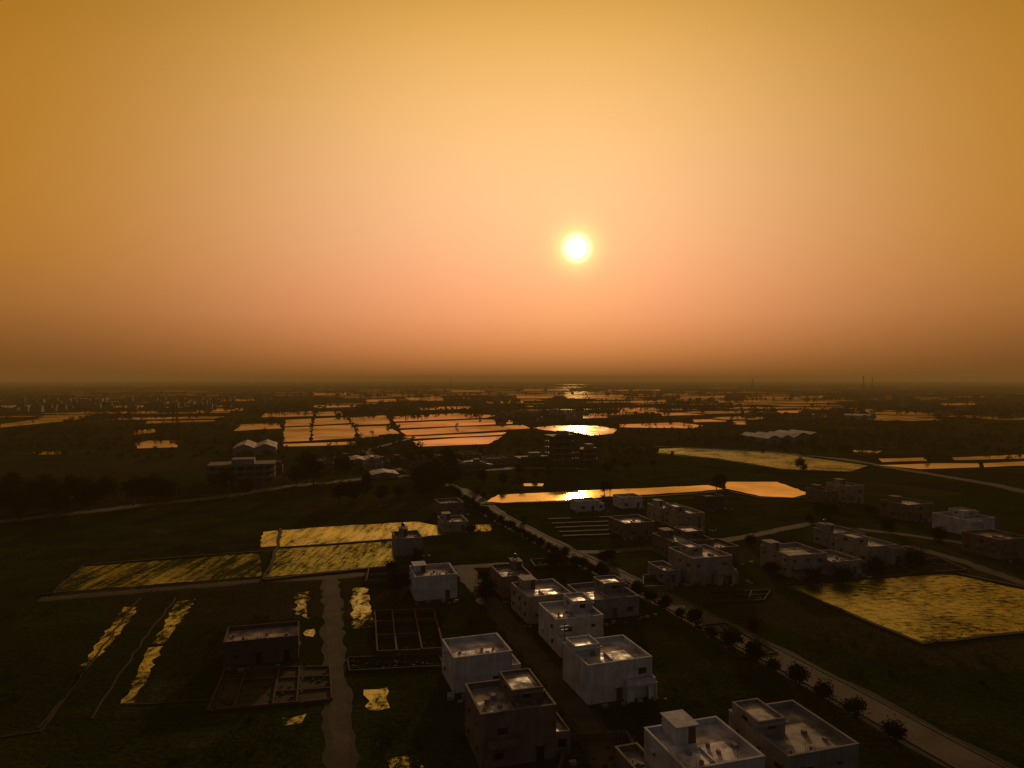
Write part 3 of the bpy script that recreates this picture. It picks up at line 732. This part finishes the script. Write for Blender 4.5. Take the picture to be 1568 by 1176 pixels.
# ------------------------------------------------------------ haze layer
hm,nt,out=newmat('emissive_haze')
K=1/6000
ab=nt.nodes.new('ShaderNodeVolumeAbsorption'); ab.inputs['Color'].default_value=(0,0,0,1); ab.inputs['Density'].default_value=K
em=nt.nodes.new('ShaderNodeEmission'); em.inputs['Color'].default_value=(0.155,0.070,0.015,1); em.inputs['Strength'].default_value=K  # uniform glow put in as emission, standing in for sunlight scattered by haze
ad=nt.nodes.new('ShaderNodeAddShader'); nt.links.new(ab.outputs[0],ad.inputs[0]); nt.links.new(em.outputs[0],ad.inputs[1]); nt.links.new(ad.outputs[0],out.inputs['Volume'])
mb=MB(); mb.box(-25000,25000,-2500,25000,-4,95); mb.obj('haze',[hm])

# ------------------------------------------------------------ sky
SUN_EL=math.radians(10.45); SUN_AZ=math.radians(5.24)   # azimuth clockwise from +Y
sd=Vector((math.sin(SUN_AZ)*math.cos(SUN_EL),math.cos(SUN_AZ)*math.cos(SUN_EL),math.sin(SUN_EL)))
w=bpy.data.worlds.new('World'); sc.world=w; w.use_nodes=True; nt=w.node_tree; nt.nodes.clear()
out=nt.nodes.new('ShaderNodeOutputWorld'); tc=nt.nodes.new('ShaderNodeTexCoord')
nrm=nt.nodes.new('ShaderNodeVectorMath'); nrm.operation='NORMALIZE'; nt.links.new(tc.outputs['Generated'],nrm.inputs[0])
sp=nt.nodes.new('ShaderNodeSeparateXYZ'); nt.links.new(nrm.outputs[0],sp.inputs[0])
el=math_(nt,'MULTIPLY',math_(nt,'ARCSINE',sp.outputs[2]),180/math.pi/60)   # 0..1 over 60 degrees
az=math_(nt,'MULTIPLY',math_(nt,'ARCTAN2',sp.outputs[0],sp.outputs[1]),180/math.pi)
def lin(c): 
    f=lambda x:((x/255+.055)/1.055)**2.4 if x>10 else x/255/12.92
    return tuple(f(x) for x in c)
def skyramp(st): return ramp(nt,el,[(e/60,lin(c)) for e,c in st],'B_SPLINE')
C=skyramp([(0,(150,92,44)),(0.8,(170,104,54)),(2,(204,127,73)),(3.4,(224,142,90)),(5,(240,156,108)),(7.5,(251,170,124)),(10.5,(255,184,136)),(14.5,(255,195,141)),(19.4,(253,196,130)),(24,(241,184,104)),(28.3,(222,165,74)),(34,(160,110,44)),(44,(62,48,30)),(60,(38,33,28))])
E=skyramp([(0,(112,70,30)),(0.8,(110,69,29)),(2,(122,77,32)),(3.4,(138,87,37)),(5,(154,100,40)),(8,(172,112,32)),(12,(179,118,18)),(17,(176,116,6)),(23,(170,111,6)),(30,(140,92,10)),(42,(55,42,22)),(60,(38,33,28))])
daz=math_(nt,'ABSOLUTE',math_(nt,'SUBTRACT',az,1.5))
gz=math_(nt,'EXPONENT',math_(nt,'MULTIPLY',math_(nt,'POWER',math_(nt,'DIVIDE',daz,25.0),2.3),-1.0))
col=mixc(nt,gz,E,C)
back=math_(nt,'SUBTRACT',1.0,math_(nt,'DIVIDE',math_(nt,'SUBTRACT',daz,42.0),50.0,True),True)
back=math_(nt,'MULTIPLY',back,back)
col=mixc(nt,back,(0.060,0.056,0.058),col)
# glow and disc of the sun through the haze
dt=nt.nodes.new('ShaderNodeVectorMath'); dt.operation='DOT_PRODUCT'; nt.links.new(nrm.outputs[0],dt.inputs[0]); dt.inputs[1].default_value=sd
th=math_(nt,'MULTIPLY',math_(nt,'ARCCOSINE',math_(nt,'MINIMUM',dt.outputs['Value'],1.0)),180/math.pi)
disc=ramp(nt,math_(nt,'DIVIDE',th,4.0),[(0,1.0),(0.10,0.85),(0.22,0.12),(0.35,0.0)],'EASE')
h1=math_(nt,'EXPONENT',math_(nt,'MULTIPLY',math_(nt,'POWER',math_(nt,'DIVIDE',th,1.45),2.0),-1.0))
h2=math_(nt,'EXPONENT',math_(nt,'MULTIPLY',th,-1/3.0))
col=mixc(nt,1.0,col,mixc(nt,1.0,h1,(0.8,0.62,0.16),'MULTIPLY'),'ADD')
col=mixc(nt,1.0,col,mixc(nt,1.0,h2,(0.22,0.11,0.03),'MULTIPLY'),'ADD')
col=mixc(nt,1.0,col,mixc(nt,1.0,disc,(3.5,3.2,2.6),'MULTIPLY'),'ADD')
sky=nt.nodes.new('ShaderNodeTexSky'); sky.sky_type='NISHITA'; sky.sun_disc=False; sky.sun_elevation=SUN_EL; sky.sun_rotation=SUN_AZ
sky.dust_density=6; sky.air_density=1.5; sky.altitude=200
b1=nt.nodes.new('ShaderNodeBackground'); nt.links.new(col,b1.inputs[0]); b1.inputs[1].default_value=0.98
b2=nt.nodes.new('ShaderNodeBackground'); nt.links.new(mixc(nt,1.0,sky.outputs[0],(1,.85,.5),'MULTIPLY'),b2.inputs[0]); b2.inputs[1].default_value=0.002
ad=nt.nodes.new('ShaderNodeAddShader'); nt.links.new(b1.outputs[0],ad.inputs[0]); nt.links.new(b2.outputs[0],ad.inputs[1]); nt.links.new(ad.outputs[0],out.inputs['Surface'])

# sun lamp
ld=bpy.data.lights.new('sun','SUN'); ld.energy=1.3; ld.angle=math.radians(1.0); ld.color=(1.0,0.62,0.30)
lo=bpy.data.objects.new('sun',ld); lo.rotation_euler=(-sd).to_track_quat('-Z','Y').to_euler(); lo.location=(200,2000,400); top(lo)

# camera
cd=bpy.data.cameras.new('camera'); cd.sensor_width=36; cd.lens=36*F/1568; cd.clip_start=0.5; cd.clip_end=80000
co=bpy.data.objects.new('camera',cd); co.location=(0,0,H); co.rotation_euler=(math.radians(90)-PITCH,0,0); top(co); sc.camera=co
